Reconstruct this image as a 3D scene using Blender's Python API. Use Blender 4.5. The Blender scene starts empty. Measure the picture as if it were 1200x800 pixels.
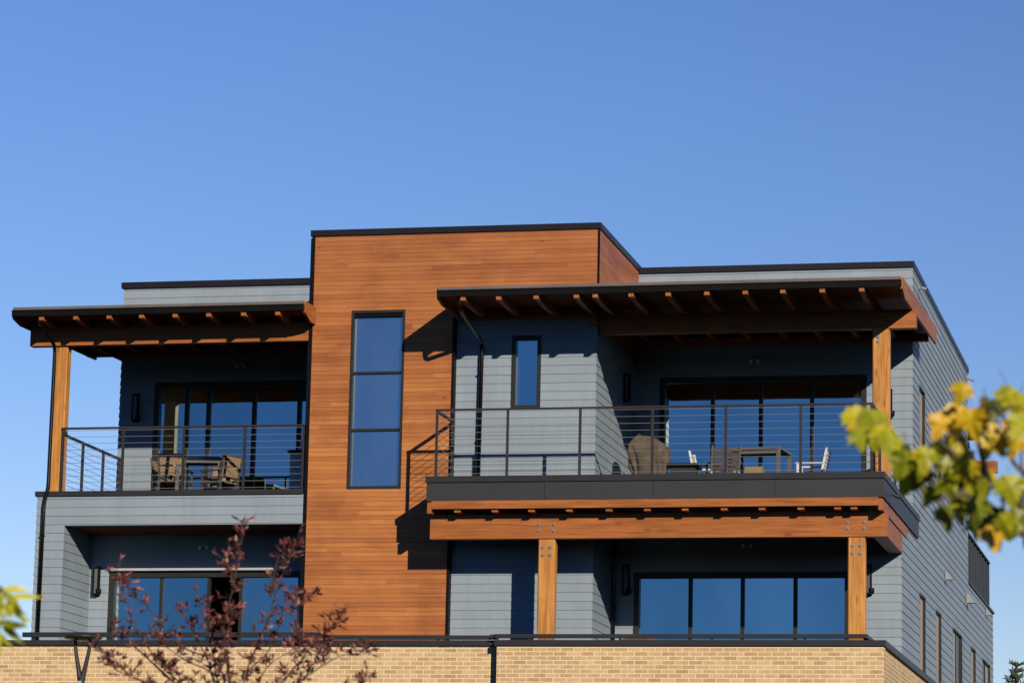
import bpy, math, random
from mathutils import Vector, Matrix
random.seed(7)
rnd = random.Random(11)
C = bpy.context.scene.collection

# ------------------------------------------------------------------ materials
def new_mat(name):
    m = bpy.data.materials.new(name); m.use_nodes = True
    nt = m.node_tree; b = nt.nodes['Principled BSDF']
    return m, nt, b
def N(nt, t, **kw):
    n = nt.nodes.new(t)
    for k, v in kw.items(): setattr(n, k, v)
    return n
def math_node(nt, op, a, b=None):
    n = N(nt, 'ShaderNodeMath', operation=op)
    for i, v in enumerate((a, b)):
        if v is None: continue
        if isinstance(v, (int, float)): n.inputs[i].default_value = v
        else: nt.links.new(v, n.inputs[i])
    return n.outputs[0]
def mixc(nt, fac, a, b, blend='MIX'):
    n = N(nt, 'ShaderNodeMix', data_type='RGBA', blend_type=blend)
    for i, v in ((0, fac), (6, a), (7, b)):
        if isinstance(v, (int, float)): n.inputs[i].default_value = v
        elif isinstance(v, tuple): n.inputs[i].default_value = v if len(v) == 4 else v + (1,)
        else: nt.links.new(v, n.inputs[i])
    return n.outputs[2]
def coords(nt, kind='world'):
    if kind == 'world': return N(nt, 'ShaderNodeNewGeometry').outputs['Position']
    return N(nt, 'ShaderNodeTexCoord').outputs['Object']
def scaled(nt, vec, s):
    n = N(nt, 'ShaderNodeVectorMath', operation='MULTIPLY'); nt.links.new(vec, n.inputs[0]); n.inputs[1].default_value = s
    return n.outputs[0]
def noise(nt, vec, scale, detail=4, rough=.6):
    n = N(nt, 'ShaderNodeTexNoise'); nt.links.new(vec, n.inputs['Vector'])
    n.inputs['Scale'].default_value = scale; n.inputs['Detail'].default_value = detail; n.inputs['Roughness'].default_value = rough
    return n.outputs['Fac']
def ramp(nt, fac, stops):
    n = N(nt, 'ShaderNodeValToRGB'); nt.links.new(fac, n.inputs[0]); e = n.color_ramp.elements
    while len(e) < len(stops): e.new(.5)
    for el, (p, c) in zip(e, stops): el.position = p; el.color = (*c, 1)
    return n.outputs[0]
def bump(nt, b, h, strength, dist=.01):
    n = N(nt, 'ShaderNodeBump'); nt.links.new(h, n.inputs['Height']); n.inputs['Strength'].default_value = strength; n.inputs['Distance'].default_value = dist
    nt.links.new(n.outputs[0], b.inputs['Normal'])

def paint(name, col, rough=.5, var=.12, scale=3., metallic=0., space='world', spec=.5):
    m, nt, b = new_mat(name); v = coords(nt, space)
    f = noise(nt, v, scale, 5)
    c = ramp(nt, f, [(.3, tuple(x*(1-var) for x in col)), (.7, tuple(min(1, x*(1+var)) for x in col))])
    nt.links.new(c, b.inputs['Base Color']); b.inputs['Roughness'].default_value = rough; b.inputs['Metallic'].default_value = metallic
    b.inputs['Specular IOR Level'].default_value = spec
    bump(nt, b, noise(nt, v, 60, 2), .08, .004)
    return m

def mat_siding():
    m, nt, b = new_mat('fibre cement siding'); v = coords(nt)
    s = N(nt, 'ShaderNodeSeparateXYZ'); nt.links.new(v, s.inputs[0])
    row = math_node(nt, 'FLOOR', math_node(nt, 'DIVIDE', math_node(nt, 'SUBTRACT', s.outputs[2], 7.1), .168))
    h = math_node(nt, 'ADD', s.outputs[0], s.outputs[1])
    wn0 = N(nt, 'ShaderNodeTexWhiteNoise', noise_dimensions='1D'); nt.links.new(row, wn0.inputs['W'])
    hh = math_node(nt, 'DIVIDE', math_node(nt, 'ADD', h, math_node(nt, 'MULTIPLY', wn0.outputs[0], 3.6)), 3.6)
    seg = math_node(nt, 'FLOOR', hh); joint = math_node(nt, 'LESS_THAN', math_node(nt, 'FRACT', hh), .0022)
    cb = N(nt, 'ShaderNodeCombineXYZ'); nt.links.new(row, cb.inputs[0]); nt.links.new(seg, cb.inputs[1])
    wn = N(nt, 'ShaderNodeTexWhiteNoise', noise_dimensions='2D'); nt.links.new(cb.outputs[0], wn.inputs['Vector'])
    base = ramp(nt, wn.outputs['Value'], [(0, (.238, .291, .343)), (1, (.262, .319, .374))])
    big = ramp(nt, noise(nt, scaled(nt, v, (1, 1, .5)), 1.3, 6), [(.25, (.88, .88, .88)), (.75, (1.06, 1.06, 1.05))])
    c = mixc(nt, 1., base, big, 'MULTIPLY')
    st = ramp(nt, noise(nt, scaled(nt, v, (5, 5, .35)), 1.6, 5), [(.35, (.93, .93, .92)), (.6, (1.02, 1.02, 1.02))])
    c = mixc(nt, .7, c, st, 'MULTIPLY')
    nt.links.new(mixc(nt, math_node(nt, 'MULTIPLY', joint, .14), c, (.09, .11, .13)), b.inputs['Base Color'])
    b.inputs['Roughness'].default_value = .55
    bump(nt, b, noise(nt, scaled(nt, v, (3, 3, 40)), 8, 4), .12, .004)
    return m

def mat_cladding():
    m, nt, b = new_mat('stained cedar cladding'); v = coords(nt)
    s = N(nt, 'ShaderNodeSeparateXYZ'); nt.links.new(v, s.inputs[0])
    row = math_node(nt, 'FLOOR', math_node(nt, 'DIVIDE', math_node(nt, 'SUBTRACT', s.outputs[2], 7.1), BOARD))
    h = math_node(nt, 'ADD', s.outputs[0], s.outputs[1])
    wn0 = N(nt, 'ShaderNodeTexWhiteNoise', noise_dimensions='1D'); nt.links.new(row, wn0.inputs['W'])
    seg = math_node(nt, 'FLOOR', math_node(nt, 'DIVIDE', math_node(nt, 'ADD', h, math_node(nt, 'MULTIPLY', wn0.outputs[0], 7.)), 2.7))
    cb = N(nt, 'ShaderNodeCombineXYZ'); nt.links.new(row, cb.inputs[0]); nt.links.new(seg, cb.inputs[1])
    wn = N(nt, 'ShaderNodeTexWhiteNoise', noise_dimensions='2D'); nt.links.new(cb.outputs[0], wn.inputs['Vector'])
    base = ramp(nt, wn.outputs['Value'], [(0, (.300, .094, .026)), (.3, (.342, .114, .032)), (.7, (.365, .127, .036)), (1, (.405, .147, .043))])
    off = N(nt, 'ShaderNodeVectorMath', operation='ADD'); nt.links.new(scaled(nt, v, (.32, .32, 24)), off.inputs[0]); nt.links.new(wn.outputs['Color'], off.inputs[1])
    g = noise(nt, off.outputs[0], 2.4, 9, .72)
    grain = ramp(nt, g, [(.30, (.58, .52, .48)), (.5, (.98, .97, .96)), (.72, (1.18, 1.20, 1.18))])
    c = mixc(nt, .85, base, grain, 'MULTIPLY')
    big = ramp(nt, noise(nt, scaled(nt, v, (.8, .8, 1.)), 1.3, 7), [(.3, (.76, .70, .67)), (.52, (1, 1, 1)), (.7, (1.12, 1.13, 1.12))])
    c = mixc(nt, 1., c, big, 'MULTIPLY')
    # paler, more golden tone on the middle courses
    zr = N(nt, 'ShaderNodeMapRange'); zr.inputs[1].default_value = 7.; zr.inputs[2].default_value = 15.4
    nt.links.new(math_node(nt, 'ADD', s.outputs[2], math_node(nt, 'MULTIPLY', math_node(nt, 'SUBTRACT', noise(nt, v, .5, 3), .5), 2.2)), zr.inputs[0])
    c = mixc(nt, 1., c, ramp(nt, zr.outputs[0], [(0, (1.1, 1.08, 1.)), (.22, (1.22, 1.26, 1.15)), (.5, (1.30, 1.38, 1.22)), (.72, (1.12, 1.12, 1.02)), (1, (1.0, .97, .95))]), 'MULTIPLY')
    vo = N(nt, 'ShaderNodeTexVoronoi'); nt.links.new(scaled(nt, v, (1, 1, 2.2)), vo.inputs['Vector']); vo.inputs['Scale'].default_value = 1.5
    knot = ramp(nt, vo.outputs['Distance'], [(0, (.25, .2, .18)), (.045, (.45, .4, .4)), (.075, (1, 1, 1))])
    c = mixc(nt, .8, c, knot, 'MULTIPLY')
    nt.links.new(c, b.inputs['Base Color']); b.inputs['Roughness'].default_value = .5
    bump(nt, b, g, .15, .004)
    return m

def mat_timber(name, axis, c0, c1, spec=.3):
    m, nt, b = new_mat(name); v = coords(nt)
    s = {'x': (.8, 14, 14), 'y': (14, .8, 14), 'z': (14, 14, .8)}[axis]
    b.inputs['Specular IOR Level'].default_value = spec
    g = noise(nt, scaled(nt, v, s), 1.7, 8, .62)
    c = ramp(nt, g, [(.3, c0), (.68, c1)])
    big = ramp(nt, noise(nt, scaled(nt, v, tuple(.5+.08*x for x in s)), 1.2, 5), [(.3, (.8, .76, .72)), (.7, (1.1, 1.1, 1.1))])
    c = mixc(nt, 1., c, big, 'MULTIPLY')
    ks = {'x': (1, 3, 3), 'y': (3, 1, 3), 'z': (3, 3, 1)}[axis]
    vo = N(nt, 'ShaderNodeTexVoronoi'); nt.links.new(scaled(nt, v, ks), vo.inputs['Vector']); vo.inputs['Scale'].default_value = 1.3
    knot = ramp(nt, vo.outputs['Distance'], [(0, (.4, .3, .25)), (.08, (.6, .52, .5)), (.13, (1, 1, 1))])
    c = mixc(nt, .7, c, knot, 'MULTIPLY')
    nt.links.new(c, b.inputs['Base Color']); b.inputs['Roughness'].default_value = .5
    ck = ramp(nt, noise(nt, scaled(nt, v, tuple(x*2.2 if x > 1 else x*.6 for x in s)), 1.9, 3, .5), [(.30, (.45, .38, .33)), (.37, (1, 1, 1))])
    nt.links.new(mixc(nt, .75, c, ck, 'MULTIPLY'), b.inputs['Base Color'])
    bump(nt, b, g, .2, .005)
    return m

def mat_brick():
    m, nt, b = new_mat('buff brick'); v = coords(nt)
    s = N(nt, 'ShaderNodeSeparateXYZ'); nt.links.new(v, s.inputs[0])
    cb = N(nt, 'ShaderNodeCombineXYZ'); nt.links.new(math_node(nt, 'ADD', s.outputs[0], s.outputs[1]), cb.inputs[0]); nt.links.new(s.outputs[2], cb.inputs[1])
    t = N(nt, 'ShaderNodeTexBrick'); nt.links.new(cb.outputs[0], t.inputs['Vector'])
    t.inputs['Scale'].default_value = 1; t.inputs['Brick Width'].default_value = .252; t.inputs['Row Height'].default_value = .0795
    t.inputs['Mortar Size'].default_value = .0075; t.inputs['Mortar Smooth'].default_value = .15; t.inputs['Bias'].default_value = 0
    t.inputs['Color1'].default_value = (0, 0, 0, 1); t.inputs['Color2'].default_value = (1, 1, 1, 1); t.inputs['Mortar'].default_value = (.5, .5, .5, 1)
    bc = ramp(nt, t.outputs['Color'], [(0, (.45, .285, .135)), (.2, (.52, .345, .17)), (.65, (.57, .39, .20)), (1, (.62, .44, .235))])
    n1 = ramp(nt, noise(nt, v, 9, 6), [(.3, (.84, .82, .8)), (.7, (1.1, 1.1, 1.1))])
    bc = mixc(nt, 1., bc, n1, 'MULTIPLY')
    n2 = ramp(nt, noise(nt, v, .7, 4), [(.3, (.93, .92, .9)), (.7, (1.04, 1.04, 1.04))])
    bc = mixc(nt, 1., bc, n2, 'MULTIPLY')
    c = mixc(nt, t.outputs['Fac'], bc, (.80, .65, .45))
    nt.links.new(c, b.inputs['Base Color']); b.inputs['Roughness'].default_value = .85
    bump(nt, b, math_node(nt, 'SUBTRACT', math_node(nt, 'MULTIPLY', noise(nt, v, 70, 3), .25), t.outputs['Fac']), .5, .006)
    return m

def mat_glass(name='tinted glass', dust=0, refl=.67):  # dust: amount of pale haze standing for a lighter reflection
    m, nt, b = new_mat(name)
    out = nt.nodes['Material Output']; nt.nodes.remove(b)
    gl = N(nt, 'ShaderNodeBsdfGlossy'); gl.inputs['Roughness'].default_value = .0; gl.inputs['Color'].default_value = GLOSS
    tr = N(nt, 'ShaderNodeBsdfTransparent'); tr.inputs['Color'].default_value = (.42, .46, .47, 1)
    lw = N(nt, 'ShaderNodeFresnel'); lw.inputs['IOR'].default_value = 1.5
    f = math_node(nt, 'ADD', math_node(nt, 'MULTIPLY', lw.outputs[0], .3), refl)
    v = coords(nt)
    oi = N(nt, 'ShaderNodeObjectInfo')
    tone = ramp(nt, oi.outputs['Random'], [(0, tuple(x*.86 for x in GLOSS[:3])), (1, tuple(min(1, x*1.06) for x in GLOSS[:3]))])
    grad = ramp(nt, noise(nt, scaled(nt, v, (.6, .6, .35)), 1.1, 2), [(.3, (.86, .9, .93)), (.7, (1.08, 1.05, 1.03))])
    nt.links.new(mixc(nt, 1., tone, grad, 'MULTIPLY'), gl.inputs['Color'])
    n = N(nt, 'ShaderNodeBump'); nt.links.new(noise(nt, v, .9, 2), n.inputs['Height']); n.inputs['Strength'].default_value = .02; n.inputs['Distance'].default_value = .05
    nt.links.new(n.outputs[0], gl.inputs['Normal'])
    mx = N(nt, 'ShaderNodeMixShader'); nt.links.new(f, mx.inputs[0]); nt.links.new(tr.outputs[0], mx.inputs[1]); nt.links.new(gl.outputs[0], mx.inputs[2])
    if dust:  # pale haze mixed in to stand for a lighter, greyer reflection
        df = N(nt, 'ShaderNodeBsdfDiffuse'); df.inputs['Color'].default_value = (.40, .38, .35, 1)
        m2 = N(nt, 'ShaderNodeMixShader')
        nt.links.new(ramp(nt, noise(nt, scaled(nt, v, (1.2, 1.2, .5)), 1.2, 4), [(.3, (dust*.6,)*3), (.7, (dust*1.35,)*3)]), m2.inputs[0])
        nt.links.new(mx.outputs[0], m2.inputs[1]); nt.links.new(df.outputs[0], m2.inputs[2]); mx = m2
    nt.links.new(mx.outputs[0], out.inputs['Surface'])
    return m

def mat_leaf(name, stops, trans=.3, rough=.45):
    m, nt, b = new_mat(name)
    at = N(nt, 'ShaderNodeAttribute'); at.attribute_name = 'tone'
    v = coords(nt)
    f = math_node(nt, 'ADD', at.outputs['Fac'], math_node(nt, 'MULTIPLY', math_node(nt, 'SUBTRACT', noise(nt, v, 45, 3), .5), .35))
    c = ramp(nt, f, stops)
    nt.links.new(c, b.inputs['Base Color']); b.inputs['Roughness'].default_value = rough
    tl = N(nt, 'ShaderNodeBsdfTranslucent'); nt.links.new(c, tl.inputs['Color'])
    mx = N(nt, 'ShaderNodeMixShader'); mx.inputs[0].default_value = trans
    nt.links.new(b.outputs[0], mx.inputs[1]); nt.links.new(tl.outputs[0], mx.inputs[2])
    nt.links.new(mx.outputs[0], nt.nodes['Material Output'].inputs['Surface'])
    return m

BOARD = .0885
GLOSS = (.74, .96, .96, 1)
M = {}
M['siding'] = mat_siding()
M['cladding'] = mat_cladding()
BEAM0, BEAM1 = (.25, .078, .018), (.43, .150, .038)
POST0, POST1 = (.36, .140, .030), (.66, .320, .085)
for a in 'xyz': M['beam_'+a] = mat_timber('cedar beam along '+a, a, BEAM0, BEAM1)
M['post'] = mat_timber('cedar post', 'z', POST0, POST1)
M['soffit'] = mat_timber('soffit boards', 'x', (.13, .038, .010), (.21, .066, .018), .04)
M['brick'] = mat_brick()
M['glass'] = mat_glass()
M['hazy'] = mat_glass('pale-reflection window glass', .055, .84)
M['black'] = paint('black metal', (.0045, .004, .0042), .55, .15, 5, spec=.12)
M['cap'] = paint('parapet cap metal', (.014, .0125, .016), .4, .15, 2, spec=.3)
M['spout'] = paint('downspout metal', (.0035, .003, .003), .24, .15, 5, spec=.6)
M['drip'] = paint('roof edge metal', (.13, .11, .10), .4, .15, 2)
M['frame'] = paint('bronze window frame', (.024, .024, .022), .4, .12, 4, spec=.3)
M['fascia'] = paint('grey fascia panel', (.036, .036, .040), .5, .08, 1.5, spec=.3)
M['rail'] = paint('rail metal', (.030, .027, .027), .45, .1, 6, spec=.3)
M['cable'] = paint('steel cable', (.30, .30, .30), .4, .05, 6, .4)
M['coping'] = paint('coping metal', (.026, .026, .028), .45, .1, 2, spec=.3)
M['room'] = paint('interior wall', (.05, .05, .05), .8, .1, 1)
M['curtain'] = paint('curtain', (.75, .75, .72), .8, .06, 4)
M['tanpane'] = paint('tan panel', (.36, .30, .255), .7, .06, 2)  # flat matte tan fill for the side window panes
M['darkened'] = paint('dark reflection stand-in', (.035, .04, .04), .3, .3, 1.2, spec=.3)  # flat dark panes stand in for dark glancing reflections of a neighbouring building
M['white'] = paint('white metal', (.72, .72, .70), .4, .05, 6)
M['ventgrey'] = paint('vent grey', (.25, .265, .28), .5, .08, 6)
M['palegrey'] = paint('pale grey metal', (.42, .43, .43), .45, .08, 6)
M['steel'] = paint('bolt steel', (.42, .40, .37), .35, .1, 20, .7)
M['concrete'] = paint('terrace paving', (.020, .0195, .019), .95, .15, 2, spec=.05)
M['screen'] = paint('dark screen panel', (.018, .019, .025), .5, .15, 3)
M['sling'] = paint('tan sling', (.27, .175, .092), .8, .1, 20, space='object')
M['darksling'] = paint('brown sling', (.055, .038, .028), .8, .12, 20, space='object')
M['chairmetal'] = paint('grey chair metal', (.07, .062, .057), .45, .1, 10, space='object')
M['tablemetal'] = paint('grey table metal', (.11, .105, .10), .4, .12, 8, space='object')
M['whitemetal'] = paint('white chair metal', (.62, .62, .60), .4, .05, 8, space='object')
M['cover'] = paint('grill cover cloth', (.085, .064, .046), .85, .4, 6, space='object')
M['stool'] = paint('tan stool', (.25, .16, .08), .8, .12, 9, space='object')
M['bark'] = paint('bark', (.055, .035, .03), .85, .3, 20)
M['bark2'] = paint('grey bark', (.11, .085, .06), .85, .3, 20)
M['plumleaf'] = mat_leaf('purple plum leaf', [(0, (.055, .014, .015)), (.35, (.155, .042, .038)), (.7, (.29, .088, .068)), (1, (.47, .22, .14))], .28)
M['mapleleaf'] = mat_leaf('maple leaf', [(0, (.075, .085, .010)), (.2, (.24, .26, .012)), (.45, (.45, .44, .010)), (.75, (.70, .46, .016)), (1, (.66, .28, .035))], .3)
M['limeleaf'] = mat_leaf('lime leaf', [(0, (.18, .20, .012)), (.5, (.50, .52, .02)), (1, (.68, .62, .04))], .35)
M['needle'] = mat_leaf('conifer needles', [(0, (.07, .10, .06)), (.5, (.14, .18, .10)), (1, (.22, .26, .13))], .3)
def mat_ground(name, c0, c1, sc):
    m, nt, b = new_mat(name); v = coords(nt)
    c = ramp(nt, noise(nt, v, sc, 8), [(.3, c0), (.7, c1)]); nt.links.new(c, b.inputs['Base Color']); b.inputs['Roughness'].default_value = .95; b.inputs['Specular IOR Level'].default_value = .05
    bump(nt, b, noise(nt, v, 30, 4), .3, .01); return m
M['ground'] = mat_ground('dry grass', (.006, .010, .003), (.012, .016, .006), .6)
M['asphalt'] = mat_ground('asphalt', (.012, .012, .013), (.018, .018, .018), 2.5)
M['pave'] = mat_ground('pavement', (.014, .0135, .013), (.02, .0195, .019), 1.5)
M['line'] = mat_ground('road paint', (.62, .62, .6), (.8, .8, .78), 3)

# ------------------------------------------------------------------ mesh building
class MB:
    def __init__(s): s.v = []; s.f = []; s.tone = []
    def add(s, vs, fs, tone=None):
        k = len(s.v); s.v += [tuple(p) for p in vs]; s.f += [tuple(i+k for i in f) for f in fs]
        s.tone += [tone if tone is not None else .5]*len(vs); return s
    def box(s, x0, x1, y0, y1, z0, z1):
        return s.add([(x0,y0,z0),(x1,y0,z0),(x1,y1,z0),(x0,y1,z0),(x0,y0,z1),(x1,y0,z1),(x1,y1,z1),(x0,y1,z1)],
                     [(0,3,2,1),(4,5,6,7),(0,1,5,4),(1,2,6,5),(2,3,7,6),(3,0,4,7)])
    def cbox(s, c, half, rot=None):
        pts = []
        for dz in (-1,1):
            for dx, dy in ((-1,-1),(1,-1),(1,1),(-1,1)):
                p = Vector((dx*half[0], dy*half[1], dz*half[2]))
                if rot is not None: p = rot @ p
                pts.append(p + Vector(c))
        return s.add(pts, [(0,3,2,1),(4,5,6,7),(0,1,5,4),(1,2,6,5),(2,3,7,6),(3,0,4,7)])
    def prism(s, poly, axis, a, b):
        """poly in the plane across 'axis' (x: (y,z), y: (x,z), z: (x,y))"""
        def P(u, v, w): return {'x': (w,u,v), 'y': (u,w,v), 'z': (u,v,w)}[axis]
        n = len(poly); vs = [P(u,v,a) for u,v in poly] + [P(u,v,b) for u,v in poly]
        fs = [tuple(range(n)), tuple(range(2*n-1, n-1, -1))] + [(i, i+n, (i+1)%n+n, (i+1)%n) for i in range(n)]
        return s.add(vs, fs)
    def tube(s, pts, r, n=8, tone=None):
        pts = [Vector(p) for p in pts]; rs = r if isinstance(r, (list, tuple)) else [r]*len(pts)
        vs = []; fs = []; up = None
        for i, p in enumerate(pts):
            d = (pts[min(i+1, len(pts)-1)] - pts[max(i-1, 0)]).normalized()
            if up is None:
                up = Vector((0,0,1)) if abs(d.z) < .9 else Vector((1,0,0))
            a = d.cross(up); 
            if a.length < 1e-4: a = d.cross(Vector((0,1,0)))
            a.normalize(); b = a.cross(d).normalized(); up = b
            for k in range(n):
                t = 2*math.pi*k/n; vs.append(p + (a*math.cos(t) + b*math.sin(t))*rs[i])
        for i in range(len(pts)-1):
            for k in range(n): fs.append((i*n+k, i*n+(k+1)%n, (i+1)*n+(k+1)%n, (i+1)*n+k))
        fs.append(tuple(range(n-1,-1,-1))); fs.append(tuple((len(pts)-1)*n+k for k in range(n)))
        return s.add(vs, fs, tone)
    def lathe(s, prof, c=(0,0,0), n=20):
        vs = []; fs = []
        for r, z in prof:
            for k in range(n):
                t = 2*math.pi*k/n; vs.append((c[0]+r*math.cos(t), c[1]+r*math.sin(t), c[2]+z))
        for i in range(len(prof)-1):
            for k in range(n): fs.append((i*n+k, i*n+(k+1)%n, (i+1)*n+(k+1)%n, (i+1)*n+k))
        return s.add(vs, fs)
    def mesh(s, name, mat, off=(0,0,0), smooth=False, fix=True):
        me = bpy.data.meshes.new(name)
        me.from_pydata([(x-off[0], y-off[1], z-off[2]) for x,y,z in s.v], [], s.f)
        me.materials.append(mat)
        at = me.attributes.new('tone', 'FLOAT', 'POINT'); at.data.foreach_set('value', s.tone)
        if fix:
            import bmesh
            bm = bmesh.new(); bm.from_mesh(me); bmesh.ops.recalc_face_normals(bm, faces=bm.faces); bm.to_mesh(me); bm.free()
        if smooth: me.polygons.foreach_set('use_smooth', [True]*len(me.polygons))
        me.update(); return me
    def build(s, name, mat, parent=None, off=None, **kw):
        if off is None: off = ROOT if (parent is not None) else (0,0,0)
        o = bpy.data.objects.new(name, s.mesh(name, mat, off, **kw)); C.objects.link(o)
        if parent: o.parent = parent
        return o
def inst(name, me, parent, loc, rot=(0,0,0)):
    o = bpy.data.objects.new(name, me); C.objects.link(o); o.parent = parent; o.location = loc; o.rotation_euler = rot; return o
def tag(o, label=None, cat=None, group=None, kind=None):
    if label: o['label'] = label
    if cat: o['category'] = cat
    if group: o['group'] = group
    if kind: o['kind'] = kind
    return o
def empty(name, loc, rz=0):
    o = bpy.data.objects.new(name, None); C.objects.link(o); o.location = loc; o.rotation_euler = (0,0,rz); o.empty_display_size = .3; return o
def copy_tree(o, parent=None):
    c = o.copy(); C.objects.link(c); c.parent = parent
    for ch in [x for x in C.objects if x.parent == o]: copy_tree(ch, c)
    return c

ROOT = (-15., 61., 0.)
bld = empty('apartment_building', ROOT)
tag(bld, 'modern grey sided apartment building with cedar tower, timber balconies and buff brick base', 'building')

LAP = .168
PROF_LAP = [(0,.004),(0,.018),(LAP,.005)]
PROF_BOARD = [(0,.011),(.0035,.011),(.004,.020),(BOARD-.0005,.020),(BOARD,.011)]
def clad_wall(name, axis, plane, u0, u1, z0, z1, holes, mat, prof, pitch, e0=0, e1=0, back=.15):
    """lapped wall facing -Y (axis 'y') or +X (axis 'x'); holes = (u0,u1,z0,z1)"""
    mb = MB(); sgn = -1 if axis == 'y' else 1
    def P(u, z, o): return (u, plane - o, z) if axis == 'y' else (plane + o, u, z)
    holes = [(a, b, max(c, z0), min(d, z1)) for a, b, c, d in holes if d > z0 and c < z1]
    cuts = sorted({z0, z1} | {h for hh in holes for h in hh[2:]})
    def spans(z):
        iv = [(u0, u1)]
        for a, b, c, d in holes:
            if c < z < d:
                nv = []
                for p, q in iv:
                    if b <= p or a >= q: nv.append((p, q)); continue
                    if a > p: nv.append((p, a))
                    if b < q: nv.append((b, q))
                iv = nv
        return iv
    k = math.floor((z0-7.1)/pitch) 
    while 7.1 + k*pitch < z1:
        zb = 7.1 + k*pitch
        for (d1, o1), (d2, o2) in zip(prof, prof[1:]):
            za, zc = zb+d1, zb+d2
            if zc - za < 1e-6:
                if z0 <= za < z1:
                    for a, b in spans(za+1e-4):
                        mb.add([P(a-(e0*o1 if a == u0 else 0),za,o1), P(b+(e1*o1 if b == u1 else 0),za,o1), P(b+(e1*o2 if b == u1 else 0),za,o2), P(a-(e0*o2 if a == u0 else 0),za,o2)], [(0,1,2,3)])
                continue
            zs = [max(za, z0)] + [c for c in cuts if max(za,z0) < c < min(zc,z1)] + [min(zc, z1)]
            if zs[-1] <= zs[0]: continue
            for p, q in zip(zs, zs[1:]):
                op = o1+(o2-o1)*(p-za)/(zc-za); oq = o1+(o2-o1)*(q-za)/(zc-za)
                for a, b in spans((p+q)/2):
                    ea = e0 if a == u0 else 0; eb = e1 if b == u1 else 0
                    mb.add([P(a-ea*op,p,op), P(b+eb*op,p,op), P(b+eb*oq,q,oq), P(a-ea*oq,q,oq)], [(0,1,2,3)])
        k += 1
    for p, q in zip(cuts, cuts[1:]):
        for a, b in spans((p+q)/2):
            if axis == 'y': mb.box(a, b, plane, plane+back, p, q)
            else: mb.box(plane-back, plane, a, b, p, q)
    return mb.build(name, mat, bld, fix=False)

def opening(name, axis, plane, u0, u1, z0, z1, vert=(), hor=(), fw=.06, bar=.05, glass_at=.06, proud=.012, depth=.13, room=3., skip=(), label=None, nroom=True, panemats=None):
    """framed glazing in an opening: frame mesh > panes, room"""
    def B(mb, a, b, d0, d1, c, d):
        if axis == 'y': mb.box(a, b, plane+d0, plane+d1, c, d)
        else: mb.box(plane-d1, plane-d0, a, b, c, d)
    fr = MB()
    B(fr, u0, u0+fw, -proud, depth, z0, z1); B(fr, u1-fw, u1, -proud, depth, z0, z1)
    B(fr, u0+fw, u1-fw, -proud, depth, z1-fw, z1); B(fr, u0+fw, u1-fw, -proud, depth, z0, z0+fw)
    for c in vert: B(fr, c-bar/2, c+bar/2, .02, depth-.002, z0+fw, z1-fw)
    us = [u0+fw] + [x for c in vert for x in (c-bar/2, c+bar/2)] + [u1-fw]
    zs = [z0+fw] + [x for c in hor for x in (c-bar/2, c+bar/2)] + [z1-fw]
    for c in hor:
        for i in range(0, len(us), 2): B(fr, us[i], us[i+1], .02, depth-.004, c-bar/2, c+bar/2)
    f = fr.build(name, M['frame'], bld)
    n = 0
    for i in range(0, len(us), 2):
        for j in range(0, len(zs), 2):
            if n not in skip:
                mb = MB(); t = rnd.uniform(-.0015, .0015)*(us[i+1]-us[i]); t2 = rnd.uniform(-.001, .001)
                g = glass_at
                if axis == 'y':
                    mb.add([(us[i],plane+g-t,zs[j]),(us[i+1],plane+g+t,zs[j]),(us[i+1],plane+g+t+t2,zs[j+1]),(us[i],plane+g-t+t2,zs[j+1])], [(0,1,2,3)])
                else:
                    mb.add([(plane-g,us[i],zs[j]),(plane-g,us[i+1],zs[j]),(plane-g,us[i+1],zs[j+1]),(plane-g,us[i],zs[j+1])], [(0,1,2,3)])
                pm = M['glass'] if not panemats or panemats[n] is None else panemats[n]
                mb.build('pane', pm, f, fix=False)
            n += 1
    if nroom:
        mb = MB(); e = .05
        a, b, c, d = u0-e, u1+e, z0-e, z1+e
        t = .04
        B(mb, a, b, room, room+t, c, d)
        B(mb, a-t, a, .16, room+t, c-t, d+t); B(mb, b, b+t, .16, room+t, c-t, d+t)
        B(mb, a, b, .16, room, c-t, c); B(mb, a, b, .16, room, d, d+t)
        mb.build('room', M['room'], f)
    return f

def bx(name, mat, parent, *a): return MB().box(*a).build(name, M[mat], parent)

# ================================================================== THE BUILDING
XL, XT0, XT1, XS = -23.53, -18.01, -12.345, -6.75
# ---- cedar tower
tall = (-17.225, -16.145, 10.265, 13.77)
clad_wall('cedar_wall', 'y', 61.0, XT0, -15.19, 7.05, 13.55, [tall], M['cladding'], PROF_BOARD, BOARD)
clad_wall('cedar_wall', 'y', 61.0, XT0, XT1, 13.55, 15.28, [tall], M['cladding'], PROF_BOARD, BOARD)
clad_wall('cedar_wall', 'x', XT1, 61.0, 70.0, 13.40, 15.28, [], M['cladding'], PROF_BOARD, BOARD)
MB().box(XT1-.012, XT1+.026, 60.972, 61.012, 13.45, 15.27).build('corner_trim', M['black'], bld)
MB().box(XT0-.06, XT0-.001, 60.962, 61.10, 7.1, 15.27).build('corner_trim', M['black'], bld)
MB().box(-15.188, -15.14, 60.964, 61.16, 7.1, 13.6).build('corner_trim', M['black'], bld)
mb = MB(); mb.box(XT0-.09, XT1+.05, 60.94, 61.16, 15.27, 15.385); mb.box(XT1-.16, XT1+.05, 61.16, 70.0, 15.27, 15.385); mb.box(XT0-.09, XT0+.1, 61.16, 70, 15.27, 15.385)
mb.build('parapet_cap', M['cap'], bld)
MB().box(XT0, XT1-.1, 61.1, 70, 15.0, 15.1).build('flat_roof', M['drip'], bld)
MB().box(XT0-.14, XT0, 61.15, 70, 7.1, 15.27).build('side_wall', M['siding'], bld)
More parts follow.
